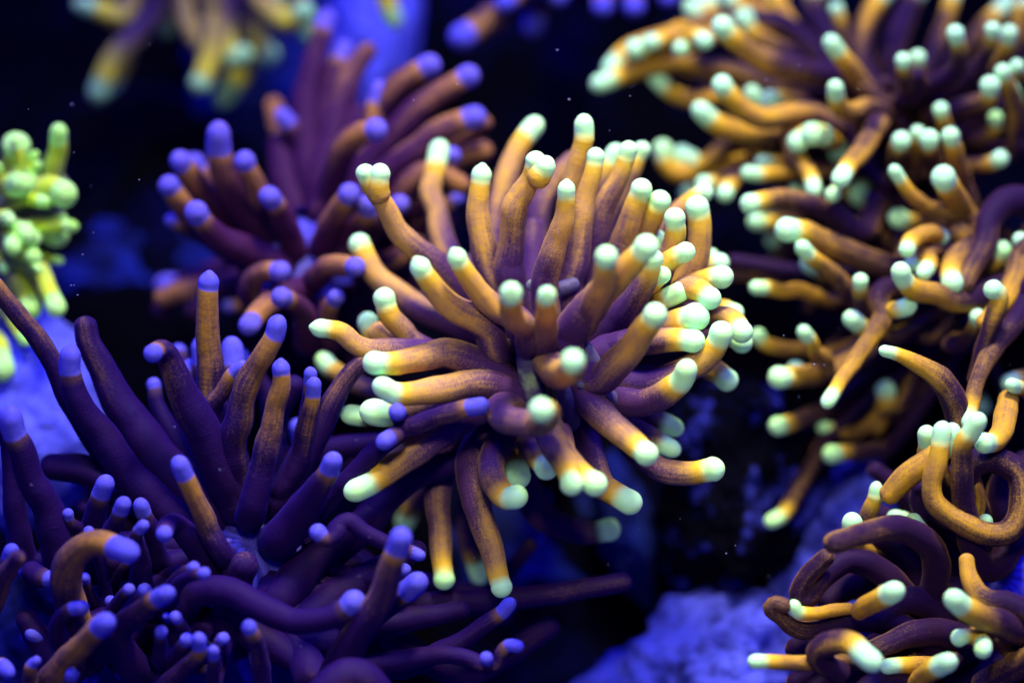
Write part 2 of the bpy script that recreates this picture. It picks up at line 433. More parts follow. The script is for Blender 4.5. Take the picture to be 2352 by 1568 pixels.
# ================================================================== corals
# every tentacle: tile, centre line tip -> base, tip radius, body radius, tip depth, base depth, tip shape, orange share
A = [
 # upper fan
 ('D', '838,396 846,416 862,440 880,466 897,498 912,528 945,562 990,595 1044,650 1100,720', 21,29,-4,-20,'b',.85),
 ('D', '874,394 870,414 868,436 880,466', 20,24,-3,-6,'b',.85,{'free':True}),
 ('D', '1010,340 1004,372 997,405 988,443 1004,490 1024,573 1060,660 1120,740', 24,27,-42,-30,'d',.75,{'lump':1.9}),
 ('D', '1107,394 1103,420 1099,445 1099,500 1114,590 1138,656 1170,730', 23,29,-6,-14,'c',.85),
 ('D', '1229,288 1212,308 1195,335 1171,383 1151,450 1136,510 1140,600 1170,700', 25,27,-36,-30,'d',.7),
 ('D', '1231,366 1226,388 1219,412 1201,440 1187,473 1177,517 1171,573 1170,630 1190,740', 23,31,2,-14,'b',.8,{'lump':2.2}),
 ('D', '1255,375 1247,392 1236,408 1220,424', 20,26,4,1,'b',.8,{'free':True}),
 ('D', '1341,280 1341,305 1339,333 1331,367 1317,417 1303,480 1290,600 1280,700', 22,24,-10,-24,'d',.8,{'lump':1.6}),
 ('D', '1301,427 1300,447 1299,467 1294,513 1270,580 1252,650 1258,740', 20,30,9,-6,'c',.95),
 ('D', '1369,357 1362,400 1347,450 1337,500 1324,590 1307,650 1300,730', 20,30,-5,-14,'b',.85),
 ('D', '1444,342 1427,400 1401,450 1377,500 1362,573 1335,690', 20,30,-10,-20,'b',.62),
 ('D', '1476,342 1452,400 1420,470 1390,560', 19,24,-30,-36,'b',.55),
 ('D', '1414,347 1391,393 1360,470 1330,560', 21,25,-32,-36,'d',.6),
 ('D', '1474,432 1458,473 1446,520 1424,573 1395,690', 24,30,-5,-18,'b',.7),
 ('D', '1517,459 1500,495 1480,540 1440,640', 24,27,-7,-18,'b',.6),
 ('D', '1550,498 1552,540 1535,590 1490,690', 23,26,0,-12,'b',.75),
 ('D', '1601,472 1607,510 1604,570 1590,616 1560,665 1480,770', 26,29,-8,-20,'b',.85),
 ('D', '1618,440 1580,470 1530,520 1470,600', 22,24,-26,-30,'b',.6),
 ('D', '1577,577 1540,598 1490,640 1440,720', 22,24,3,-8,'b',.7),
 ('D', '1314,368 1282,400 1248,455 1235,520 1230,620', 22,26,-36,-34,'n',.45),
 ('D', '1512,545 1490,590 1450,660', 18,22,-14,-20,'b',.6),
 # big fingers towards the lens, right of the middle
 ('D', '1486,565 1468,588 1448,608 1417,636 1377,680 1336,728 1308,762 1296,800', 27,38,32,6,'b',.85),
 ('D', '1500,592 1484,640 1451,695 1417,740 1385,790', 23,34,6,-8,'b',.5),
 ('D', '1394,588 1391,620 1383,654 1366,694 1345,740', 25,27,40,12,'b',.85),
 ('D', '1523,630 1500,653 1465,690', 19,20,3,-5,'b',.6),
 ('D', '1567,666 1540,680 1511,692 1470,725', 23,27,2,-6,'d',.65),
 ('D', '1661,635 1625,642 1560,672 1480,735', 26,24,-3,-16,'b',.7),
 ('D', '1633,686 1603,666 1572,664 1510,710', 25,25,6,-6,'b',.7),
 ('D', '1506,720 1492,740 1476,760 1451,798 1417,835 1386,868 1362,866', 27,34,28,6,'b',.8),
 ('D', '1601,727 1555,742 1490,770', 31,27,6,-5,'b',.6),
 ('D', '1596,783 1556,780 1517,780 1460,786 1405,796', 25,31,9,-3,'b',.6),
 ('D', '1658,762 1643,798 1618,826 1570,850 1490,880', 27,28,10,0,'b',.75),
 ('D', '1706,764 1690,742 1662,728 1600,738', 25,23,0,-14,'b',.6),
 ('D', '1706,788 1680,775 1640,765', 23,22,-14,-22,'b',.5),
 ('D', '1688,720 1650,708 1570,725', 22,24,-16,-26,'b',.5),
 ('D', '1655,603 1620,612 1560,645', 22,22,-24,-28,'b',.5),
 ('D', '1634,590 1600,606 1550,640', 20,21,-30,-32,'b',.5),
 ('D', '1578,845 1566,872 1544,892 1511,914 1467,926 1430,916 1395,898', 26,31,14,-3,'d',.55),
 ('D', '1672,874 1640,850 1605,838 1530,850', 25,25,-14,-18,'b',.35),
 ('D', '1552,983 1484,950 1417,923 1370,900', 22,27,-15,-18,'d',.15),
 ('D', '1545,1032 1484,1000 1417,966 1360,920', 22,27,-11,-15,'d',.25),
 ('D', '1487,1043 1451,1012 1401,972 1360,930 1338,900', 27,34,22,3,'b',.75),
 ('D', '1640,1077 1601,1085 1560,1086 1517,1078 1480,1050 1430,1000 1390,940', 27,28,6,-6,'b',.6),
 # tentacles pointing straight at the lens
 ('D', '1315,829,52 1312,846,38 1290,858,24 1266,846,14 1262,825,4', 27,33,52,4,'b',.95),
 ('D', '1243,941,50 1259,951,40 1240,968,30 1196,970,26 1158,960,20 1150,940,10 1185,920,2', 28,31,50,2,'b',.9),
 ('D', '1174,668 1172,705 1180,732 1208,752 1216,800', 26,27,40,8,'c',.85),
 ('D', '1257,674 1254,710 1253,750 1252,800', 22,27,38,8,'c',.9),
 # lower fan
 ('D', '1314,1113 1308,1086 1294,1058 1272,1015 1250,960', 26,33,28,8,'b',.9),
 ('D', '1369,1113 1345,1098 1318,1075 1294,1040', 28,28,24,18,'b',.85),
 ('D', '1449,1155 1417,1138 1386,1116 1367,1078 1352,1030 1325,950', 28,30,8,-5,'b',.6),
 ('D', '1256,1075 1240,1050 1226,1020 1215,980', 26,30,16,-4,'b',.5),
 ('D', '1189,1097 1185,1055 1186,1010 1200,950', 28,27,-2,-10,'b',.5),
 ('D', '1187,1140 1161,1141 1138,1112 1129,1076 1140,1035 1185,965', 27,30,14,-5,'b',.5),
 ('D', '1153,1350 1141,1305 1124,1245 1104,1188 1089,1145 1082,1095 1086,1045 1108,1000 1165,945', 24,33,3,-8,'b',.6),
 ('D', '1020,1332 1014,1278 1010,1212 1005,1162 1012,1105 1045,1035 1120,960', 24,29,-8,-20,'b',.55),
 ('D', '1101,1322 1084,1262 1074,1212 1090,1100 1150,1000', 22,25,-44,-30,'d',.35),
 ('D', '927,1203 957,1145 1010,1080 1080,1000', 21,18,-62,-45,'d',.35),
 ('D', '1402,1215 1351,1222 1284,1206 1234,1172 1205,1100 1225,1000', 26,32,-24,-26,'b',.12),
 ('D', '812,1128 851,1108 901,1075 944,1045 1017,990 1067,956 1160,915', 27,34,9,0,'d',.75),
 ('D', '857,833 901,834 960,823 1017,811 1067,823 1111,843 1185,890', 26,34,16,0,'b',.8),
 ('D', '876,887 907,904 951,903 1017,893 1084,878 1134,883 1200,910', 26,33,17,2,'d',.95),
 ('D', '852,944 894,948 1000,932 1100,910', 31,29,1,-6,'d',.55),
 ('D', '801,951 850,955 930,945', 23,24,-8,-12,'d',.55),
 ('D', '728,753 755,757 784,765 817,790 851,804 901,806 1000,812 1100,830', 22,29,0,-8,'c',.8),
 ('D', '742,826 767,850 840,890 920,905', 22,22,-34,-26,'d',.65),
 ('D', '962,606 977,633 1011,680 1051,713 1094,733 1124,758 1136,800', 24,33,20,5,'c',.95),
 ('D', '1047,585 1067,623 1094,664 1127,698 1161,718 1194,738 1205,780', 22,29,22,6,'c',.95),
 ('D', '824,558 844,596 867,636 911,670 967,710 1060,750 1150,800', 24,30,-28,-24,'b',.75),
 ('D', '882,682 894,723 924,756 955,790 1050,830', 24,24,-8,-16,'b',.65),
 ('D', '844,737 858,768 900,800 990,830', 23,22,-24,-22,'b',.6),
 ('D', '868,762 905,790 960,815', 26,24,-16,-18,'n',.7),
 # pale green folds of the throat
 ('D', '1204,770 1212,830 1222,900 1234,965', 22,24,9,2,'n',.2,{'free':True,'mat':M_DISC,'partname':'mouth_fold'}),
 ('D', '1345,800 1362,840 1352,885 1318,905', 18,20,6,4,'n',.2,{'free':True,'mat':M_DISC,'partname':'mouth_fold'}),
 ('D', '1290,880 1302,930 1316,985', 15,20,10,2,'n',.2,{'free':True,'mat':M_DISC,'partname':'mouth_fold'}),
 ('D', '1335,880 1375,900 1430,925', 13,16,8,0,'n',.2,{'free':True,'mat':M_DISC,'partname':'mouth_fold'}),
 ('D', '1220,655 1260,668 1330,650', 14,16,-4,-8,'n',.2,{'free':True,'mat':M_DISC,'partname':'mouth_fold'}),
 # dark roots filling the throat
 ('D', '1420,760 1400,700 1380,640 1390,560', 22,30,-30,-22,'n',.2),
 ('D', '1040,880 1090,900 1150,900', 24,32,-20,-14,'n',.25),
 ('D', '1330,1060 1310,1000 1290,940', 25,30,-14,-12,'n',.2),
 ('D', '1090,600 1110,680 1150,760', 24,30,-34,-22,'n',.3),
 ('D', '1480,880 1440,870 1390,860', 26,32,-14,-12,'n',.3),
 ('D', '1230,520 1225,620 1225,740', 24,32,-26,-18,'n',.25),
]

B = [  # upper right, tile 20 unless noted
 ('20', '1050,600 1070,720 1150,770 1280,750 1400,800', 22,26,-38,-62,'d',0.64),
 ('20', '1020,290 1100,400 1180,500 1250,620 1330,720', 22,27,-52,-66,'d',0.70),
 ('20', '268,175 350,262 480,370 650,450 850,490 1050,545 1300,660', 26,31,-48,-72,'b',0.53),
 ('20', '420,120 480,230 620,320 850,420', 24,22,-82,-88,'b',0.49),
 ('20', '515,260 600,330 800,430', 22,20,-84,-88,'b',0.49),
 ('20', '155,285 80,250 0,280 -80,240', 20,20,-58,-70,'b',0.66,{'free':True}),
 ('20', '268,580 340,680 430,760 560,810 750,785 920,800 1050,880', 25,28,-44,-62,'b',0.70),
 ('20', '475,635 520,720 640,760', 20,20,-70,-76,'d',0.57),
 ('20', '600,695 690,700 850,720', 25,22,-66,-76,'b',0.49),
 ('20', '118,758 220,845 330,885 450,920 700,920', 25,25,-56,-68,'d',0.79),
 ('D', '1521,340 1530,378 1560,398 1620,378 1680,330 1760,300', 23,22,-72,-80,'b',0.79),
 ('D', '1566,352 1575,380 1600,392', 22,22,-76,-76,'b',0.79),
 ('D', '1374,193 1420,176 1500,150 1600,150 1720,172 1900,220', 23,24,-74,-82,'d',0.70),
 ('D', '1401,157 1440,115 1500,92 1570,72 1650,50 1800,60', 23,25,-78,-86,'d',0.74),
 ('D', '1457,113 1500,108 1560,82', 24,24,-70,-78,'b',0.74,{'free':True}),
 ('D', '1492,98 1530,85 1580,60', 19,22,-68,-78,'b',0.74,{'free':True}),
 ('D', '1504,180 1544,213 1590,228 1700,222', 20,22,-78,-80,'d',0.70),
 ('D', '1561,112 1600,95 1660,75', 18,20,-62,-76,'b',0.70,{'free':True}),
 ('D', '1586,15 1610,40 1640,70', 22,24,-84,-86,'d',0.66,{'free':True}),
 ('20', '1878,225 1902,340 1908,430 1855,520 1750,570 1620,620 1500,690', 21,26,-42,-66,'b',0.28),
 ('20', '1518,412 1528,520 1540,620 1490,710', 19,22,-42,-60,'b',0.32),
 ('20', '1620,395 1612,500 1565,610', 20,20,-56,-64,'b',0.40),
 ('20', '2135,198 2122,300 2060,430 1960,560 1850,660 1650,760', 19,26,-46,-68,'b',0.32),
 ('20', '2250,225 2222,330 2150,440 1950,600', 21,22,-52,-66,'b',0.40),
 ('20', '2205,492 2242,600 2285,730 2290,900 2270,1050', 20,22,-42,-60,'b',0.49),
 ('20', '2120,582 2112,680 2030,715 1880,765 1720,810', 24,27,-40,-64,'b',0.40),
 ('20', '2300,455 2350,560 2400,700', 18,22,-44,-60,'b',0.49),
 ('20', '2330,610 2340,720 2330,850', 22,22,-58,-66,'b',0.40),
 ('20', '1777,752 1800,850 1815,960 1830,1080', 19,18,-46,-58,'b',0.49),
 ('20', '1845,930 1872,1030 1900,1150 1935,1280 1970,1420', 22,24,-36,-56,'b',0.57),
 ('20', '1505,965 1475,1090 1455,1250', 23,20,-38,-60,'b',0.32),
 ('20', '1620,912 1590,1080 1590,1230', 18,20,-44,-60,'b',0.57),
 ('20', '1700,955 1712,1060 1745,1200', 23,22,-36,-58,'b',0.32),
 ('20', '2155,808 2148,900 2020,960', 18,20,-56,-64,'b',0.32),
 ('20', '2190,1092 2110,1128 2000,1142 1900,1135', 21,18,-46,-60,'b',0.40),
 ('20', '1458,1172 1520,1265 1580,1345 1680,1425 1800,1462 1920,1475 1985,1530 2000,1640', 17,31,-28,-44,'d',0.62),
 ('20', '1795,1222 1860,1330 1925,1445 2010,1560', 30,24,-26,-48,'b',0.70),
 ('20', '1085,1235 1160,1125 1250,1012 1310,920 1345,860', 24,26,-26,-50,'d',0.56),
 ('20', '1030,1345 1085,1290 1130,1240', 18,18,-36,-44,'b',0.57,{'free':True}),
 ('20', '905,1315 885,1230 840,1150 775,1060 745,960 800,880', 20,23,-44,-60,'d',0.49),
 ('20', '790,985 830,940 900,900', 24,22,-48,-56,'b',0.66,{'free':True}),
 ('20', '890,925 930,920 1000,960', 27,24,-46,-56,'b',0.66,{'free':True}),
 ('20', '960,930 1010,960 1060,1000', 24,22,-50,-60,'b',0.66,{'free':True}),
 ('20', '1065,1042 1130,1000 1250,960', 24,20,-76,-78,'b',0.32),
 ('20', '1215,1352 1260,1250 1320,1100', 26,20,-72,-76,'b',0.32),
 ('20', '448,1190 550,1200 750,1190 1000,1172 1200,1185', 19,18,-52,-66,'d',0.53),
 ('20', '545,1120 600,1130 720,1120', 18,16,-62,-68,'d',0.40),
 ('20', '460,1405 580,1378 700,1362 830,1392 960,1435 1080,1505 1250,1590', 24,28,-32,-50,'b',0.36,{'lump':1.5}),
 ('20', '500,1522 600,1530 750,1500', 22,20,-58,-64,'b',0.40),
 ('20', '592,1522 680,1510 800,1480', 20,20,-64,-66,'b',0.40),
 ('D', '1805,527 1850,533 1880,548 1935,573 2000,598 2080,610', 29,29,-28,-46,'b',0.53),
 ('20', '290,1335 330,1270 420,1200', 21,18,-52,-62,'b',0.40),
 ('20', '140,1262 250,1240 400,1200', 20,18,-54,-64,'b',0.40),
 ('20', '55,1085 130,1130 300,1000 450,930', 20,22,-74,-70,'b',0.49),
 ('20', '590,-120 640,0 720,150 850,330 1000,470 1200,620', 22,23,-92,-84,'d',0.74),
 ('20', '1440,-100 1350,10 1265,150 1235,330 1250,480', 22,27,-84,-82,'d',0.66),
 ('20', '1880,-100 1850,20 1790,200 1720,400 1600,560', 20,24,-78,-78,'d',0.57),
 ('20', '2240,15 2130,130 2000,260 1820,430', 22,24,-84,-82,'d',0.53),
 ('20', '2400,-40 2330,80 2290,240 2200,420', 20,22,-76,-80,'d',0.57),
 ('20', '930,-110 900,0 940,150 1050,330 1180,520', 22,28,-100,-90,'d',0.11),
 ('20', '300,-40 360,20 470,60 560,110', 22,24,-96,-92,'d',0.66),
 ('20', '160,-60 170,60 130,160 60,220', 22,26,-86,-84,'d',0.70,{'free':True}),
 ('20', '1480,1500 1600,1540 1760,1570', 24,22,-50,-58,'b',0.49),
 ('20', '1640,-90 1560,40 1500,200 1440,420', 22,28,-106,-92,'d',0.08),
 ('20', '480,860 470,960 560,1080', 18,22,-66,-72,'n',0.49),
 ('20', '700,560 900,600 1150,660', 20,24,-74,-76,'n',0.28),
 ('20', '0,460 150,490 320,530 520,580', 20,24,-78,-80,'n',0.62),
 ('20', '1400,560 1480,640 1500,720', 15,20,-60,-66,'n',0.32),
 ('20', '1620,520 1630,600 1570,690', 22,26,-50,-60,'n',0.15),
]

B2 = [ # right edge head, tile 21
 ('D', '2216,652 2236,610 2262,560 2270,510 2300,470 2345,462 2400,500', 26,34,-24,-40,'n',0.40),
 ('21', '2205,150 2150,230 2060,290 1960,400', 22,24,-34,-40,'b',0.49,{'free':True}),
 ('21', '1545,155 1575,92 1640,52 1720,40 1780,70', 20,20,-20,-34,'b',0.70,{'free':True}),
 ('21', '1792,70 1740,48 1660,55', 19,19,-34,-30,'d',0.49,{'free':True}),
 ('21', '1570,255 1640,220 1760,180', 17,16,-28,-36,'b',0.40),
 ('21', '1660,312 1700,245 1685,195 1740,150', 20,21,-20,-34,'d',0.62),
 ('21', '1860,388 1850,310 1890,215 1980,140 2150,60', 26,29,-22,-40,'b',0.62),
 ('21', '1500,295 1530,370 1600,430 1740,455 1850,500 1970,495 2090,440 2250,400', 25,31,-12,-34,'d',0.66),
 ('21', '1225,362 1220,460 1240,560 1300,660', 19,18,-22,-36,'b',0.28),
 ('21', '1158,622 1240,690 1340,740 1480,760', 23,20,-26,-40,'d',0.57),
 ('21', '995,1205 1080,1080 1170,950 1245,830 1320,720 1372,620 1352,520 1375,440 1450,415 1600,430', 19,25,-12,-34,'d',0.70,{'lump':1.6}),
 ('21', '1565,540 1480,565 1400,555', 21,20,-18,-20,'d',0.57,{'free':True}),
 ('21', '822,132 890,212 980,272 1070,350 1130,420 1220,500', 20,24,-26,-44,'d',0.53),
 ('21', '500,412 600,422 700,440 800,430 900,460 1080,500', 19,16,-34,-52,'d',0.70),
 ('21', '832,712 885,790 905,855 990,905 1070,1000', 18,18,-28,-44,'d',0.57),
 ('21', '520,742 570,802 700,832 850,835 1000,880', 19,16,-46,-54,'b',0.57),
 ('21', '660,1032 770,1030 870,1018 980,990', 27,19,-32,-46,'b',0.57),
 ('21', '770,972 830,1000 900,1000', 21,16,-44,-48,'b',0.49),
 ('21', '1400,1108 1400,1200 1380,1300', 22,22,-58,-60,'b',0.40,{'free':True}),
 ('21', '965,1372 1060,1388 1180,1412 1280,1360 1360,1270 1450,1235 1540,1150 1585,1020 1640,850 1720,700', 17,17,-60,-62,'d',0.62,{'lump':2.5}),
 ('21', '1320,1340 1370,1290 1440,1250', 32,24,-62,-64,'n',0.49,{'free':True,'lump':2.5}),
 ('21', '655,1366 740,1350 860,1300 1050,1200', 23,15,-46,-62,'b',0.32),
 ('21', '1020,1560 1110,1555 1300,1530 1450,1480', 22,15,-48,-60,'b',0.28),
 ('21', '1968,1345 1985,1240 2015,1100 2075,950 2150,830 2240,710 2320,600 2360,480 2420,380', 19,27,-2,-24,'d',0.49),
 ('21', '2135,425 2180,470 2165,560 2125,680 2085,800 2045,930 2010,1060', 24,20,-8,-16,'b',0.66,{'free':True}),
 ('D', '2262,742 2290,712 2316,680 2334,640 2345,596 2380,560', 24,31,-16,-30,'n',0.74),
 ('21', '2035,612 2008,700 1950,770 1870,795', 19,22,-22,-34,'b',0.24),
 ('21', '1830,800 1890,770 1960,800', 20,22,-34,-36,'n',0.40),
 ('21', '2320,85 2400,90 2480,120', 18,18,-30,-36,'b',0.49,{'free':True}),
 ('21', '2262,1078 2340,1115 2420,1150 2520,1200', 18,20,-4,-20,'d',0.74,{'free':True}),
 ('21', '2240,1070 2330,1040 2420,1000', 20,20,-30,-36,'d',0.49,{'free':True}),
 ('22', '610,452 690,400 780,255 860,120 930,0 1000,-120', 20,15,-46,-60,'d',0.28),
 ('22', '1220,92 1300,60 1400,0', 19,14,-88,-84,'d',0.24,{'free':True}),
 ('21', '860,250 950,300 1080,420 1200,560', 20,22,-54,-56,'d',0.19),
 ('21', '350,230 550,260 760,300 1000,330', 18,22,-58,-60,'n',0.15),
 ('21', '330,320 500,320 700,330 900,380', 18,22,-60,-62,'n',0.32),
 ('21', '1430,720 1500,690 1600,700 1720,740', 22,22,-42,-44,'n',0.45),
 ('21', '1900,30 1990,140 1930,260 1880,400', 26,28,-38,-42,'n',0.49,{'free':True}),
]

C = [ # lower right head; streak puts the arches' gold rim light into the pigment
 ('21', '1388,848 1480,872 1600,932 1730,1002 1812,1085 1870,1200 1905,1320 1945,1450 1960,1600', 14,28,2,-8,'d',0.82,{'free':True}),
 ('21', '1680,1415 1690,1500 1690,1580 1760,1680', 21,22,0,-10,'d',0.60),
 ('21', '1855,1400 1830,1480 1760,1560 1690,1610 1560,1700 1430,1830 1380,1880', 22,25,8,0,'d',0.68,{'free':True,'flat':True}),
 ('21', '2075,1482 2150,1475 2200,1400 2225,1280 2250,1150', 22,23,10,-10,'b',0.77,{'free':True}),
 ('22', '1790,-180 1775,-60 1755,60 1718,180 1735,310 1835,415 1950,478 2090,535 2220,535 2310,450 2345,300 2325,150 2235,65 2110,28 2000,70 1960,160', 22,28,12,2,'d',0.61),
 ('D', '2247,965 2232,990 2212,1025 2208,1080 2212,1140 2222,1200 2236,1260 2262,1304 2292,1300 2310,1270 2330,1240', 22,28,16,-4,'d',0.35),
 ('22', '2090,445 2070,500 2080,580', 15,16,2,-2,'b',0.51,{'free':True}),
 ('22', '2035,215 2055,290 2045,370 2020,450', 10,12,4,0,'n',0.68,{'free':True}),
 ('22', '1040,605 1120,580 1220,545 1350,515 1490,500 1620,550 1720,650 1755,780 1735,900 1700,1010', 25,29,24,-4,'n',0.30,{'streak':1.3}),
 ('22', '1165,455 1180,540 1220,640', 24,24,4,-4,'d',0.51),
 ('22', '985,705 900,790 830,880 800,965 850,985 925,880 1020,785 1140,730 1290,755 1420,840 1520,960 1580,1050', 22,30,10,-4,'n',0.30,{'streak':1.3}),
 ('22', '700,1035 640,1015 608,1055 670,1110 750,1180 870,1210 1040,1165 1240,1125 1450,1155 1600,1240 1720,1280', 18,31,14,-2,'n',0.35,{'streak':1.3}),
 ('22', '765,1030 800,1080 900,1090 1050,1065 1180,1055', 15,14,14,8,'d',0.68,{'free':True}),
 ('22', '1468,930 1370,985 1260,1040 1190,1095', 23,21,26,12,'d',0.77,{'free':True}),
 ('22', '492,1418 600,1420 800,1432 1000,1422 1150,1410 1320,1430 1500,1500', 17,21,24,8,'d',0.68),
 ('22', '1315,1425 1240,1365 1180,1310 1100,1285 1000,1305 930,1360 980,1440 1100,1500', 25,25,32,16,'d',0.73,{'free':True}),
 ('22', '1405,1455 1540,1440 1700,1445 1850,1430', 18,17,14,4,'d',0.60),
 ('22', '1838,1418 1730,1470 1650,1540 1600,1640', 22,23,26,10,'d',0.64,{'free':True}),
 ('22', '1862,985 1960,1060 2080,1125 2200,1165 2352,1220 2480,1260', 24,29,28,10,'d',0.82,{'free':True}),
 ('22', '1960,720 1975,840 2030,950 2120,1005 2250,1025 2400,1090 2500,1130', 17,26,12,18,'n',0.77,{'free':True}),
 ('22', '1900,1258 1970,1245 2040,1262', 18,16,20,18,'b',0.51,{'free':True}),
 ('22', '2070,1345 2065,1290 2020,1240 2090,1190', 20,18,24,10,'d',0.51),
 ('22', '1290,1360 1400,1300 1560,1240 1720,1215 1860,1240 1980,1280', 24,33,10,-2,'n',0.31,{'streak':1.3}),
 ('22', '1350,1110 1430,1040 1550,1005 1680,1030 1790,1150 1850,1260', 28,34,4,-6,'n',0.17),
 ('22', '900,1640 980,1540 1120,1470 1280,1440 1450,1460', 28,38,6,-4,'n',0.09),
 ('22', '1230,1700 1290,1590 1400,1530 1520,1560 1580,1660', 28,38,14,4,'n',0.16,{'free':True}),
 ('22', '2480,1330 2320,1440 2160,1530 2020,1600', 24,30,20,4,'n',0.33,{'free':True}),
 ('22', '2280,1380 2220,1280 2130,1215', 18,24,10,4,'n',0.42,{'free':True}),
 ('22', '1585,445 1640,520 1720,600', 18,20,-2,-8,'d',0.33),
 ('22', '1455,425 1540,450 1650,520', 18,20,-12,-14,'d',0.24),
 ('22', '1335,215 1325,300 1285,390 1240,490', 14,17,-4,-8,'d',0.42,{'free':True}),
 ('22', '1350,560 1480,640 1600,760 1640,900 1620,1020', 30,38,-6,-12,'n',0.02),
 ('22', '1000,1000 1150,900 1350,900 1500,1000', 28,36,-10,-14,'n',0.02),
 ('22', '1900,1560 2050,1500 2200,1430', 26,34,-4,-8,'n',0.07),
 ('22', '780,1330 950,1350 1150,1380 1350,1370', 26,36,-4,-10,'n',0.03),
 ('22', '780,1570 860,1530 1000,1500', 24,32,0,-6,'n',0.07),
 ('22', '1640,220 1640,330 1720,430 1800,480', 22,32,-4,-10,'n',0.05),
 ('22', '2352,60 2260,120 2200,280 2230,420', 30,36,-14,-14,'n',0.05),
]

D = [ # violet-tipped head behind, upper left
 ('D', '502,302 504,350 515,400 555,480 640,560', 27,31,-40,-58,'d',0.56),
 ('D', '413,368 437,400 467,443 540,520', 23,26,-44,-58,'b',0.44),
 ('D', '445,372 470,410 500,460', 22,24,-62,-66,'b',0.44),
 ('D', '562,368 580,410 602,460 640,520 670,570', 23,28,-38,-56,'b',0.60),
 ('D', '387,425 413,462 440,500 520,570', 23,26,-40,-54,'b',0.56),
 ('D', '450,485 468,515 502,548 552,570 640,610', 25,33,-30,-48,'b',0.25),
 ('D', '618,450 643,485 662,535 680,590', 23,28,-34,-52,'b',0.35),
 ('D', '393,505 420,520 470,545', 15,20,-52,-56,'b',0.40),
 ('D', '630,242 645,300 680,400', 22,26,-88,-80,'n',0.60),
 ('D', '750,40 733,100 713,183 702,267 712,400', 22,32,-84,-72,'d',0.25),
 ('D', '845,118 820,150 796,200 770,300 740,400', 22,32,-78,-68,'n',0.40),
 ('D', '790,110 765,180 745,260 735,380', 22,30,-86,-74,'d',0.35),
 ('D', '989,150 944,175 907,202 850,280 780,390', 25,28,-60,-66,'b',0.44),
 ('D', '1078,173 1034,199 991,229 951,262 860,360 780,440', 25,32,-58,-64,'b',0.44),
 ('D', '874,203 866,240 845,330 790,430', 22,26,-62,-64,'d',0.65),
 ('D', '866,298 824,308 796,332 772,385 750,460', 25,28,-42,-58,'b',0.60),
 ('D', '1093,268 1051,282 1001,308 967,335 860,420 770,490', 25,30,-54,-60,'b',0.50),
 ('D', '1112,345 1060,362 980,400 880,460', 24,27,-62,-64,'n',0.50),
 ('D', '1112,282 1070,305 1000,350', 20,24,-64,-66,'n',0.50),
 ('D', '1040,355 1015,410 960,470', 19,22,-50,-58,'b',0.50),
 ('D', '1051,457 1010,480 940,520', 15,20,-60,-62,'b',0.40),
 ('D', '920,468 880,502 800,545', 21,25,-44,-52,'b',0.40),
 ('D', '844,468 838,505 775,560', 22,25,-40,-52,'b',0.50),
 ('D', '804,445 782,478 758,522 738,570', 24,28,-36,-50,'b',0.65),
 ('D', '1060,425 1010,398 970,398 930,428 905,480 850,540', 22,25,-50,-54,'n',0.60),
 ('D', '647,624 612,622 583,640 575,680 640,700', 22,24,-30,-46,'b',0.56),
 ('D', '645,682 674,694 698,724 704,790', 22,28,-22,-42,'b',0.35),
 ('D', '572,749 600,716 630,690 700,660', 23,26,-22,-44,'b',0.75),
 ('D', '773,682 760,702 752,735 760,790', 18,22,-28,-42,'b',0.60),
 ('D', '818,613 790,610 752,614 720,645', 21,25,-22,-42,'b',0.85),
 ('D', '376,683 417,671 480,662 600,655', 22,26,-72,-66,'n',0.60),
 ('D', '523,703 560,700 620,690', 15,18,-60,-60,'b',0.31),
 ('D', '850,540 800,570 750,600', 22,28,-50,-52,'n',0.35),
 ('D', '960,560 900,600 800,640', 22,26,-56,-56,'n',0.50),
 ('D', '640,330 650,400 680,480', 26,32,-76,-70,'n',0.06),
 ('D', '820,260 790,350 750,450', 26,34,-74,-66,'n',0.06),
 ('D', '560,600 620,640 690,670', 26,34,-56,-56,'n',0.06),
 ('D', '880,360 830,420 770,500', 26,32,-68,-62,'n',0.06),
]

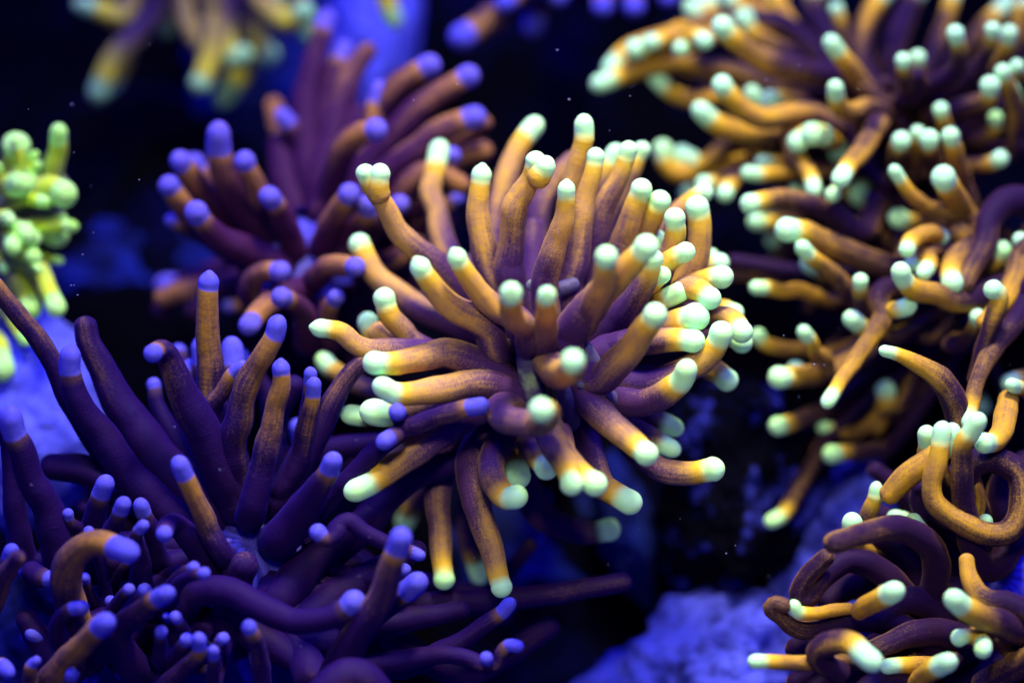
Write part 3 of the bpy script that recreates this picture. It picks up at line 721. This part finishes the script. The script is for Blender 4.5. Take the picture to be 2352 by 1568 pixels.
E = [ # violet-tipped head in front, lower left
 ('D', '480,640 478,684 477,756 483,823 482,880 495,960 530,1100', 23,29,2,-12,'c',0.68),
 ('D', '638,742 628,782 598,830 571,876 560,916 550,956 535,1006 540,1100', 23,30,10,-4,'d',0.72,{'lump':1.6}),
 ('D', '645,840 643,890 633,940 620,990 600,1080 575,1180', 20,30,12,0,'c',0.72,{'lump':1.4}),
 ('D', '351,812,18 366,800,13 382,812,9 395,842,7 417,896,5 443,946,3 468,990,1 495,1060,-2 535,1150,-6', 20,38,18,-6,'b',0.36,{'streak':-.5}),
 ('D', '197,748 207,790 233,846 267,913 307,973 360,1050 430,1120 500,1200', 26,46,-6,-12,'n',0.23),
 ('D', '162,812 160,856 171,906 200,956 240,1006 285,1078 350,1150 430,1220', 24,38,8,-8,'d',0.13,{'streak':-1.2}),
 ('D', '-40,620 -10,660 33,712 83,773 122,833 145,890 185,960 240,1040', 20,24,4,-10,'d',0.40),
 ('D', '23,955 34,1000 50,1030 68,1095 107,1162 127,1228 160,1300', 27,38,14,0,'d',0.11),
 ('D', '15,990 24,1040 30,1112 42,1212 80,1300', 20,32,2,-6,'n',0.14),
 ('D', '412,1064 430,1105 450,1145 470,1188 481,1218 520,1280', 21,23,20,8,'d',0.79),
 ('D', '243,1108 230,1145 219,1188 215,1250', 21,30,8,-2,'d',0.14),
 ('D', '285,1155 267,1198 247,1228 222,1290', 18,22,14,2,'d',0.06),
 ('D', '323,1158 334,1190 350,1220 372,1290', 18,22,10,0,'d',0.07),
 ('D', '330,1205 314,1232 323,1280 332,1360', 14,31,18,4,'d',0.06),
 ('D', '156,1178 162,1200 185,1215 205,1250', 12,20,6,0,'b',0.06),
 ('D', '297,1268 263,1257 227,1246 193,1256 165,1282 153,1322 160,1380 200,1450', 27,38,30,6,'d',0.66,{'streak':.3}),
 ('D', '377,1226,22 384,1210,14 405,1206,10 437,1236,8 467,1275,5 480,1322,2 500,1390,-4', 18,33,22,-4,'b',0.09),
 ('D', '562,1296 545,1325 532,1380 525,1450', 32,42,10,-2,'n',0.22),
 ('D', '447,1302 420,1316 393,1345 372,1400', 13,18,22,10,'b',0.04),
 ('D', '470,1316 440,1322 410,1340 392,1385', 13,17,26,14,'b',0.04),
 ('D', '384,1362 353,1380 320,1405 283,1435 240,1490', 21,34,30,10,'d',0.32),
 ('D', '297,1352 280,1370 260,1410', 13,17,16,6,'b',0.04),
 ('D', '333,1355 315,1380 280,1420', 17,22,10,4,'b',0.06),
 ('D', '190,1395 157,1402 134,1432 142,1472 175,1530', 17,28,20,6,'d',0.06),
 ('D', '243,1428 213,1457 187,1484 157,1514 125,1560', 25,34,34,14,'d',0.75),
 ('D', '215,1450 250,1460 285,1500 325,1570', 22,32,20,6,'n',0.04,{'free':True}),
 ('D', '403,1416 417,1438 440,1490', 14,22,20,10,'b',0.04),
 ('D', '383,1415 395,1440 410,1480', 10,14,16,10,'b',0.04),
 ('D', '370,1450 368,1475 372,1520', 14,20,24,14,'b',0.04),
 ('D', '430,1468 415,1490 380,1530', 16,22,20,10,'b',0.06),
 ('D', '457,1466 456,1500 433,1527 370,1580', 17,25,28,14,'d',0.36),
 ('D', '513,1465 500,1485 492,1530', 14,16,22,14,'b',0.04),
 ('D', '490,1492 490,1520 490,1580', 14,16,28,18,'d',0.04),
 ('D', '815,1380 782,1408 733,1422 683,1426 633,1411 583,1386 533,1362 483,1354 436,1366 400,1410', 26,31,26,10,'b',0.07),
 ('D', '570,1436 587,1472 598,1512 602,1590', 17,23,28,14,'c',0.25),
 ('D', '922,1232 907,1278 891,1328 871,1378 844,1422 814,1465 788,1515 740,1590', 26,37,36,14,'d',0.40,{'streak':-.2}),
 ('D', '962,1335 927,1364 894,1386 820,1430', 25,27,18,6,'d',0.25),
 ('D', '965,1275 930,1260 884,1245 836,1222 802,1196 776,1210 757,1236 740,1226', 14,18,14,16,'d',0.14,{'free':True}),
 ('D', '728,1220 748,1237 770,1228 788,1202', 18,17,18,16,'b',0.14,{'free':True}),
 ('D', '932,1308 900,1310 850,1330', 15,17,6,0,'d',0.07),
 ('D', '713,855 712,885 707,940 690,1040', 15,24,0,-8,'d',0.22),
 ('D', '722,880 716,920 704,980 685,1060', 17,22,4,-4,'d',0.43),
 ('D', '828,832 800,862 772,905 740,975 695,1050 660,1120', 20,30,-2,-8,'n',0.36),
 ('D', '533,795 534,856 525,940 530,1020', 26,30,-14,-14,'d',0.09),
 ('D', '557,841 533,863 510,900 483,942 495,1020', 16,23,2,-6,'d',0.43),
 ('D', '437,841 440,880 460,940', 18,20,-22,-20,'b',0.07),
 ('D', '410,805 425,850 455,920', 16,18,-34,-26,'b',0.07),
 ('D', '353,882 362,930 400,1000', 16,22,-18,-16,'b',0.07),
 ('D', '765,1055 750,1090 717,1138 683,1190 640,1240', 22,40,18,0,'d',0.22),
 ('D', '1108,931 1084,936 1017,953 951,976 901,1003 868,1030 800,1100 720,1180', 20,21,20,2,'d',0.30,{'lump':1.9}),
 ('D', '880,1016 898,1004 925,990', 19,18,18,16,'d',0.14,{'free':True}),
 ('D', '912,946,18 920,960,10 930,985,4', 18,18,18,4,'b',0.22,{'free':True}),
 ('D', '1060,1062 990,1075 934,1102 882,1150 836,1205 762,1262 690,1320', 28,36,-8,-8,'n',0.07),
 ('D', '1432,1337 1350,1350 1250,1366 1150,1376 1000,1386 900,1402 800,1424', 22,27,-16,-10,'n',0.22),
 ('D', '1171,1386 1151,1408 1111,1435 1067,1468 1017,1492 900,1530', 18,25,6,-2,'d',0.18),
 ('D', '1190,1484 1168,1482 1150,1498 1143,1522 1117,1531 1077,1512 1017,1503 951,1511 884,1522 780,1540', 15,26,18,4,'d',0.20),
 ('D', '1117,1509 1120,1530', 13,13,22,18,'b',0.04,{'free':True}),
 ('D', '720,1610 785,1553 840,1560 890,1620', 30,36,34,30,'n',0.22,{'free':True}),
 ('D', '1262,1440 1217,1468 1150,1510 1040,1545', 24,27,-26,-16,'n',0.16),
 ('D', '1236,1228 1201,1272 1165,1320 1120,1360', 16,16,-42,-30,'d',0.18),
 ('D', '27,1262 20,1290 10,1330', 17,18,14,8,'d',0.07,{'free':True}),
 ('D', '42,1280 22,1305 0,1345 -25,1420', 18,22,26,14,'n',0.36,{'free':True}),
 ('D', '127,1330 90,1325 60,1300', 13,24,12,6,'d',0.01,{'free':True}),
 ('D', '84,1515 70,1535 68,1600', 11,17,22,16,'d',0.43,{'free':True}),
 ('D', '167,1545 160,1570 155,1620', 14,17,24,18,'b',0.04,{'free':True}),
 ('D', '20,1545 0,1530 -20,1560', 16,20,24,18,'d',0.64,{'free':True}),
 ('D', '70,1455 100,1470 150,1490', 15,24,8,4,'d',0.01),
 ('D', '850,1180 780,1235 705,1300 640,1380', 24,42,-6,0,'n',0.06),
 ('D', '960,1262 880,1305 790,1360 700,1420', 22,42,-4,0,'n',0.06),
 ('D', '1060,1400 930,1425 820,1450 720,1470', 22,38,0,2,'n',0.06),
 ('D', '120,1070 200,1080 300,1130', 30,38,-14,-12,'n',0.07),
 ('D', '300,1050 360,1110 440,1180', 34,46,-14,-12,'n',0.04),
 ('D', '60,1420 110,1500 160,1600', 24,30,6,4,'n',0.03,{'free':True}),
 ('D', '760,1600 700,1530 640,1490 580,1450', 26,34,8,2,'n',0.07),
]

F = [ # lime head at the left edge
 ('D', '37,332 30,372 20,400 -20,430', 32,30,-42,-56,'b',.7),
 ('D', '135,302 133,350 124,405 140,430 90,450', 22,22,-42,-56,'d',.8),
 ('D', '55,424 20,430 -30,450', 29,27,-36,-54,'d',.7),
 ('D', '152,446 120,430 70,440 0,470', 30,26,-38,-56,'b',.6),
 ('D', '130,538 100,520 30,500', 30,30,-52,-60,'b',.5),
 ('D', '70,392 55,400 10,420', 24,24,-48,-56,'b',.7),
 ('D', '23,506 10,500 -30,500', 18,18,-34,-50,'d',.6),
 ('D', '63,540 30,530 -30,520', 24,24,-36,-52,'d',.5),
 ('D', '30,570 28,530 0,500', 22,22,-34,-52,'d',.6),
 ('D', '75,548 40,540 -10,530', 22,20,-40,-54,'b',.6),
 ('D', '77,590 40,575 -20,550', 21,20,-38,-54,'b',.6),
 ('D', '130,708 110,663 84,620 40,600 -30,580', 24,22,-36,-54,'d',.9),
 ('D', '72,712 56,670 20,630 -30,600', 25,22,-42,-56,'b',.6),
 ('D', '62,782 40,750 0,700 -40,660', 15,15,-42,-54,'d',.7),
 ('D', '6,850 -20,800 -60,760', 34,34,-40,-52,'d',.8),
 ('D', '110,470 60,480 -20,500', 40,40,-52,-60,'n',.05),
 ('D', '90,640 40,620 -20,590', 30,34,-50,-58,'n',.05),
]

G = [ # yellowish head far behind, hanging in from the top
 ('D', '227,216 257,150 300,93 353,33 380,-50', 26,26,-118,-112,'d',.55),
 ('D', '252,205 275,155 300,105', 20,22,-122,-118,'d',.5,{'free':True}),
 ('D', '460,193 477,157 493,100 490,33 480,-50', 25,27,-108,-112,'b',.85),
 ('D', '490,130 455,92 432,50 423,0 420,-60', 24,25,-112,-116,'n',.95),
 ('D', '187,12 233,25 283,38 303,0 320,-60', 22,26,-112,-116,'d',.7),
 ('D', '377,64 400,20 430,-40', 26,22,-126,-122,'b',.4),
 ('D', '513,227 540,187 560,147 562,60 550,-40', 25,24,-124,-120,'d',.5),
 ('D', '560,127 530,131 515,80 510,-40', 25,24,-112,-116,'d',.5),
 ('D', '617,127 590,100 575,40 560,-50', 25,24,-122,-118,'b',.4),
 ('D', '700,28 660,50 617,18 583,-30', 24,27,-104,-114,'b',.95),
 ('D', '640,-10 610,-40 580,-80', 22,24,-116,-118,'b',.5),
 ('D', '560,60 550,0 530,-60', 22,28,-130,-126,'n',.05),
 ('D', '903,50 890,10 870,-60', 22,22,-112,-110,'d',.6,{'free':True}),
 ('D', '715,90 690,20 660,-50', 22,22,-134,-128,'d',.4,{'free':True}),
]

H = [ # violet-tipped head far behind, top middle
 ('D', '1058,88 1104,62 1151,27 1230,-30', 29,33,-92,-104,'b',.5),
 ('D', '1157,8 1200,-20 1240,-60', 22,26,-90,-100,'b',.4),
 ('D', '1224,66 1240,10 1260,-50', 24,26,-112,-108,'d',.05),
 ('D', '1384,18 1380,-20 1360,-70', 22,26,-98,-104,'b',.5),
 ('D', '1457,20 1450,-20 1420,-70', 22,26,-98,-104,'b',.4),
 ('D', '1537,-2 1520,-40 1480,-80', 20,24,-100,-104,'b',.4),
 ('D', '1281,-4 1285,-40 1290,-80', 22,24,-104,-106,'b',.2),
]

# ================================================================== reef floor and rocks (built before the corals that stand on them)
def floor_depth(px, py):
    """reef slope behind the corals, mm relative to the middle coral"""
    t = (py - 784) / 784.0
    return -128 + 42 * t - 14 * max(0, -t)

def make_bed():
    vs_, fs = [], []
    NX, NY = 150, 120
    nrm = (-FWD * 0.9 + UP * 0.45).normalized()
    for j in range(NY + 1):
        for i in range(NX + 1):
            px = -1400 + i * (5150 / NX); py = -1500 + j * (4200 / NY)
            p = pt(px, py, floor_depth(px, py))
            h = noise.noise(p * 14) * 0.020 + noise.noise(p * 36 + Vector((3, 1, 7))) * 0.010 + noise.noise(p * 95) * 0.0035
            vs_.append(p + nrm * h)
    for j in range(NY):
        for i in range(NX):
            a = j * (NX + 1) + i
            fs.append((a, a + NX + 1, a + NX + 2, a + 1))
    me = bpy.data.meshes.new('seabed'); me.from_pydata(vs_, [], fs)
    me.polygons.foreach_set('use_smooth', [True] * len(fs))
    o = link('seabed', me, None, M_BED)
    tag(o, 'rocky reef floor, painted shadow-dark, behind and under the corals', kind='structure')
make_bed()

import bmesh
def rock(px, py, d, rx, ry, rz, mat, label, seed, rough=1.0, turn=0.0):
    """a lump of reef rock; rx, ry across the picture and rz in depth, picture units"""
    bm = bmesh.new(); bmesh.ops.create_icosphere(bm, subdivisions=6, radius=1.0)
    k = pscale(d); cpos = pt(px, py, d); so = Vector((seed * 3.1, seed * 1.7, seed * 5.3))
    cu, su = math.cos(turn), math.sin(turn)
    for v in bm.verts:
        q = v.co.copy()
        h = 1 + rough * (0.26 * noise.noise(q * 1.3 + so) + 0.16 * noise.noise(q * 3.1 + so) + 0.08 * noise.noise(q * 7 + so) + 0.035 * noise.noise(q * 17 + so) + 0.016 * noise.noise(q * 38 + so))
        x, y, z = q.x * rx * h, q.y * ry * h, q.z * rz * h
        x, y = x * cu - y * su, x * su + y * cu
        v.co = (RIGHT * x + UP * y - FWD * z) * k
    me = bpy.data.meshes.new('rock'); bm.to_mesh(me); bm.free()
    me.polygons.foreach_set('use_smooth', [True] * len(me.polygons))
    o = link('rock', me, None, mat); o.location = cpos
    tag(o, label, 'rock')
    return o
rock(60, 960, -62, 190, 250, 200, M_SMOOTH, 'bright blue rock behind the long tan tentacle at the lime coral', 1, .45)
rock(1670, 1590, -66, 310, 200, 240, M_PALE, 'bright speckled blue rock under the dark rock, between the violet and coiled corals', 2, 1.25, 0.15)
rock(1915, 1310, -74, 125, 255, 180, M_PALE, 'bright blue rock directly behind the coiled golden tentacles', 3, .8, -0.25)
rock(1690, 1130, -74, 190, 250, 180, M_DARK, 'rock in painted shadow with tiny blue specks below the mint-tipped middle coral', 4, 1.0)
rock(860, 40, -152, 105, 240, 150, M_SMOOTH, 'smooth bright blue rock behind the violet-tipped coral, beside the hanging yellow tentacles', 5, .45, -0.1)
rock(1440, 1215, -88, 60, 170, 110, M_DIM, 'upright pale rock painted dim as in shade behind the drooping lower tentacles of the middle coral', 6, .9, 0.25)  # pale rock; its shade comes from the dim material colour
rock(1180, 1330, -112, 330, 240, 160, M_DIM, 'wide dark blue rock under the middle coral', 7, .7)
rock(640, 170, -168, 200, 230, 150, M_DIM, 'dark blue rock behind the hanging yellow tentacles', 8, .7)
rock(290, 640, -142, 300, 150, 160, M_DIM, 'dark blue rock in the gap between the lime and violet-tipped corals', 9, .9, 0.3)
rock(380, 1480, -48, 420, 260, 180, M_DIM, 'dark blue rock low between the stalks of the dark purple coral', 10, .7)

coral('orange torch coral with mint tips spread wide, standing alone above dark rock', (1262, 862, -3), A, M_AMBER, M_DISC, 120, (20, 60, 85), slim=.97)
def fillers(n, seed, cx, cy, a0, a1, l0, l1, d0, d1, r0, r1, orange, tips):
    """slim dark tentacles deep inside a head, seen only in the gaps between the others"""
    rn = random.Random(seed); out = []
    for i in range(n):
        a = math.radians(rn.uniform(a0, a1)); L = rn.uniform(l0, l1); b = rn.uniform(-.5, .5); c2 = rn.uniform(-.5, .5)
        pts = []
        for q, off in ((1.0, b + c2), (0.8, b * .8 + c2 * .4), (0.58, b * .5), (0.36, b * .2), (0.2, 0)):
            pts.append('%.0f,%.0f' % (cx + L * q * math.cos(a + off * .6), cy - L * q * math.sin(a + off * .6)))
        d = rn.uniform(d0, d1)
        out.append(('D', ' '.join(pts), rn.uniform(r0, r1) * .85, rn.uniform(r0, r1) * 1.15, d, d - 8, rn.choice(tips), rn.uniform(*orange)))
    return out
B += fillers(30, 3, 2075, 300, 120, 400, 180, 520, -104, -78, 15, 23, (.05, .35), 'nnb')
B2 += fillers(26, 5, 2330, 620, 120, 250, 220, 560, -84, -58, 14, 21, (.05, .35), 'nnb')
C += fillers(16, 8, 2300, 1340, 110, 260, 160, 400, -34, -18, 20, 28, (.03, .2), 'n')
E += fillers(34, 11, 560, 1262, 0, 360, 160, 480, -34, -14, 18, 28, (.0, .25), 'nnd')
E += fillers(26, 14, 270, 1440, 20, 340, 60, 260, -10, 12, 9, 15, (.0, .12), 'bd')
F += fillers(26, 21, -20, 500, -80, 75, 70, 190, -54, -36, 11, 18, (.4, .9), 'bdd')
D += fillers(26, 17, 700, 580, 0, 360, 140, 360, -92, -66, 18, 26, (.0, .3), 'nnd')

coral('golden torch coral with crowded mint tips above the one with the long dangling tentacle', (2070, 300, -82), B, M_GOLD, M_DISC, 95, (30, 60, 50), slim=.9)
coral('golden torch coral with a long thin tentacle dangling beside dark water', (2350, 600, -50), B2, M_GOLD, M_DISC, 90, (30, 60, 70), slim=.9)
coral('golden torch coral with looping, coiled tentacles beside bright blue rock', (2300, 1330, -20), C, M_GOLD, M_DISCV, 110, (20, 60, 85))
coral('out-of-focus brown torch coral with violet tips and a blue core', (700, 575, -52), D, M_PLUM, M_DISCV, 120, (20, 60, 75))
coral('large dark purple torch coral with violet tips, many of them tiny', (575, 1255, -6), E, M_VIOLET, M_DISCV, 130, (10, 60, 85))
coral('blurred lime green and yellow coral beside bright blue rock', (-60, 520, -64), F, M_LIME, M_DISC, 80, (-20, 60, 60), slim=.9, lump=2.6)
coral('very blurred yellow-green coral hanging down before dark blue rock', (500, -110, -134), G, M_OLIVE, M_DISC, 80, (10, -20, 40))
coral('blurred brown coral with violet tips hanging over black water', (1330, -120, -120), H, M_VIOLET, M_DISCV, 80, (10, -20, 40))

# specks drifting in the water
def snow():
    bm = bmesh.new()
    rnd = random.Random(5)
    spots = [(1307, 228, -8, 3.2), (1280, 115, -14, 2.4), (1050, 193, -6, 2.4), (165, 240, -20, 3.5), (320, 413, 0, 2.2), (170, 350, -5, 2.0), (163, 655, 2, 2.4), (178, 677, 2, 2.6), (170, 655, 3, 1.8), (190, 584, 0, 2.2), (1400, 300, 0, 1.8), (1800, 770, 5, 2.0), (1870, 836, 6, 3.2), (1893, 838, 2, 2.6), (1668, 1270, 0, 2.4), (1689, 1252, 0, 1.6), (1835, 150, -20, 2.2), (1760, 183, -20, 2.2), (400, 980, 20, 2.2), (505, 1078, 22, 2.4), (72, 1112, 22, 2.6)]
    for _ in range(70): spots.append((rnd.uniform(0, 2352), rnd.uniform(0, 1568), rnd.uniform(-30, 40), rnd.uniform(0.7, 1.7)))
    for (x, y, d, r) in spots:
        m = Matrix.Translation(pt(x, y, d)) @ Matrix.Rotation(rnd.uniform(0, 3), 4, 'X') @ Matrix.Diagonal((1, rnd.uniform(.5, 1), rnd.uniform(.5, 1), 1))
        bmesh.ops.create_icosphere(bm, subdivisions=1, radius=r * 0.8 * PX, matrix=m)
    me = bpy.data.meshes.new('marine_snow'); bm.to_mesh(me); bm.free()
    k = NT('drifting_specks'); k.b.inputs['Base Color'].default_value = (0.32, 0.32, 0.7, 1)
    o = link('marine_snow', me, None, k.m)
    tag(o, 'tiny pale specks drifting in the dark water', kind='stuff')
snow()
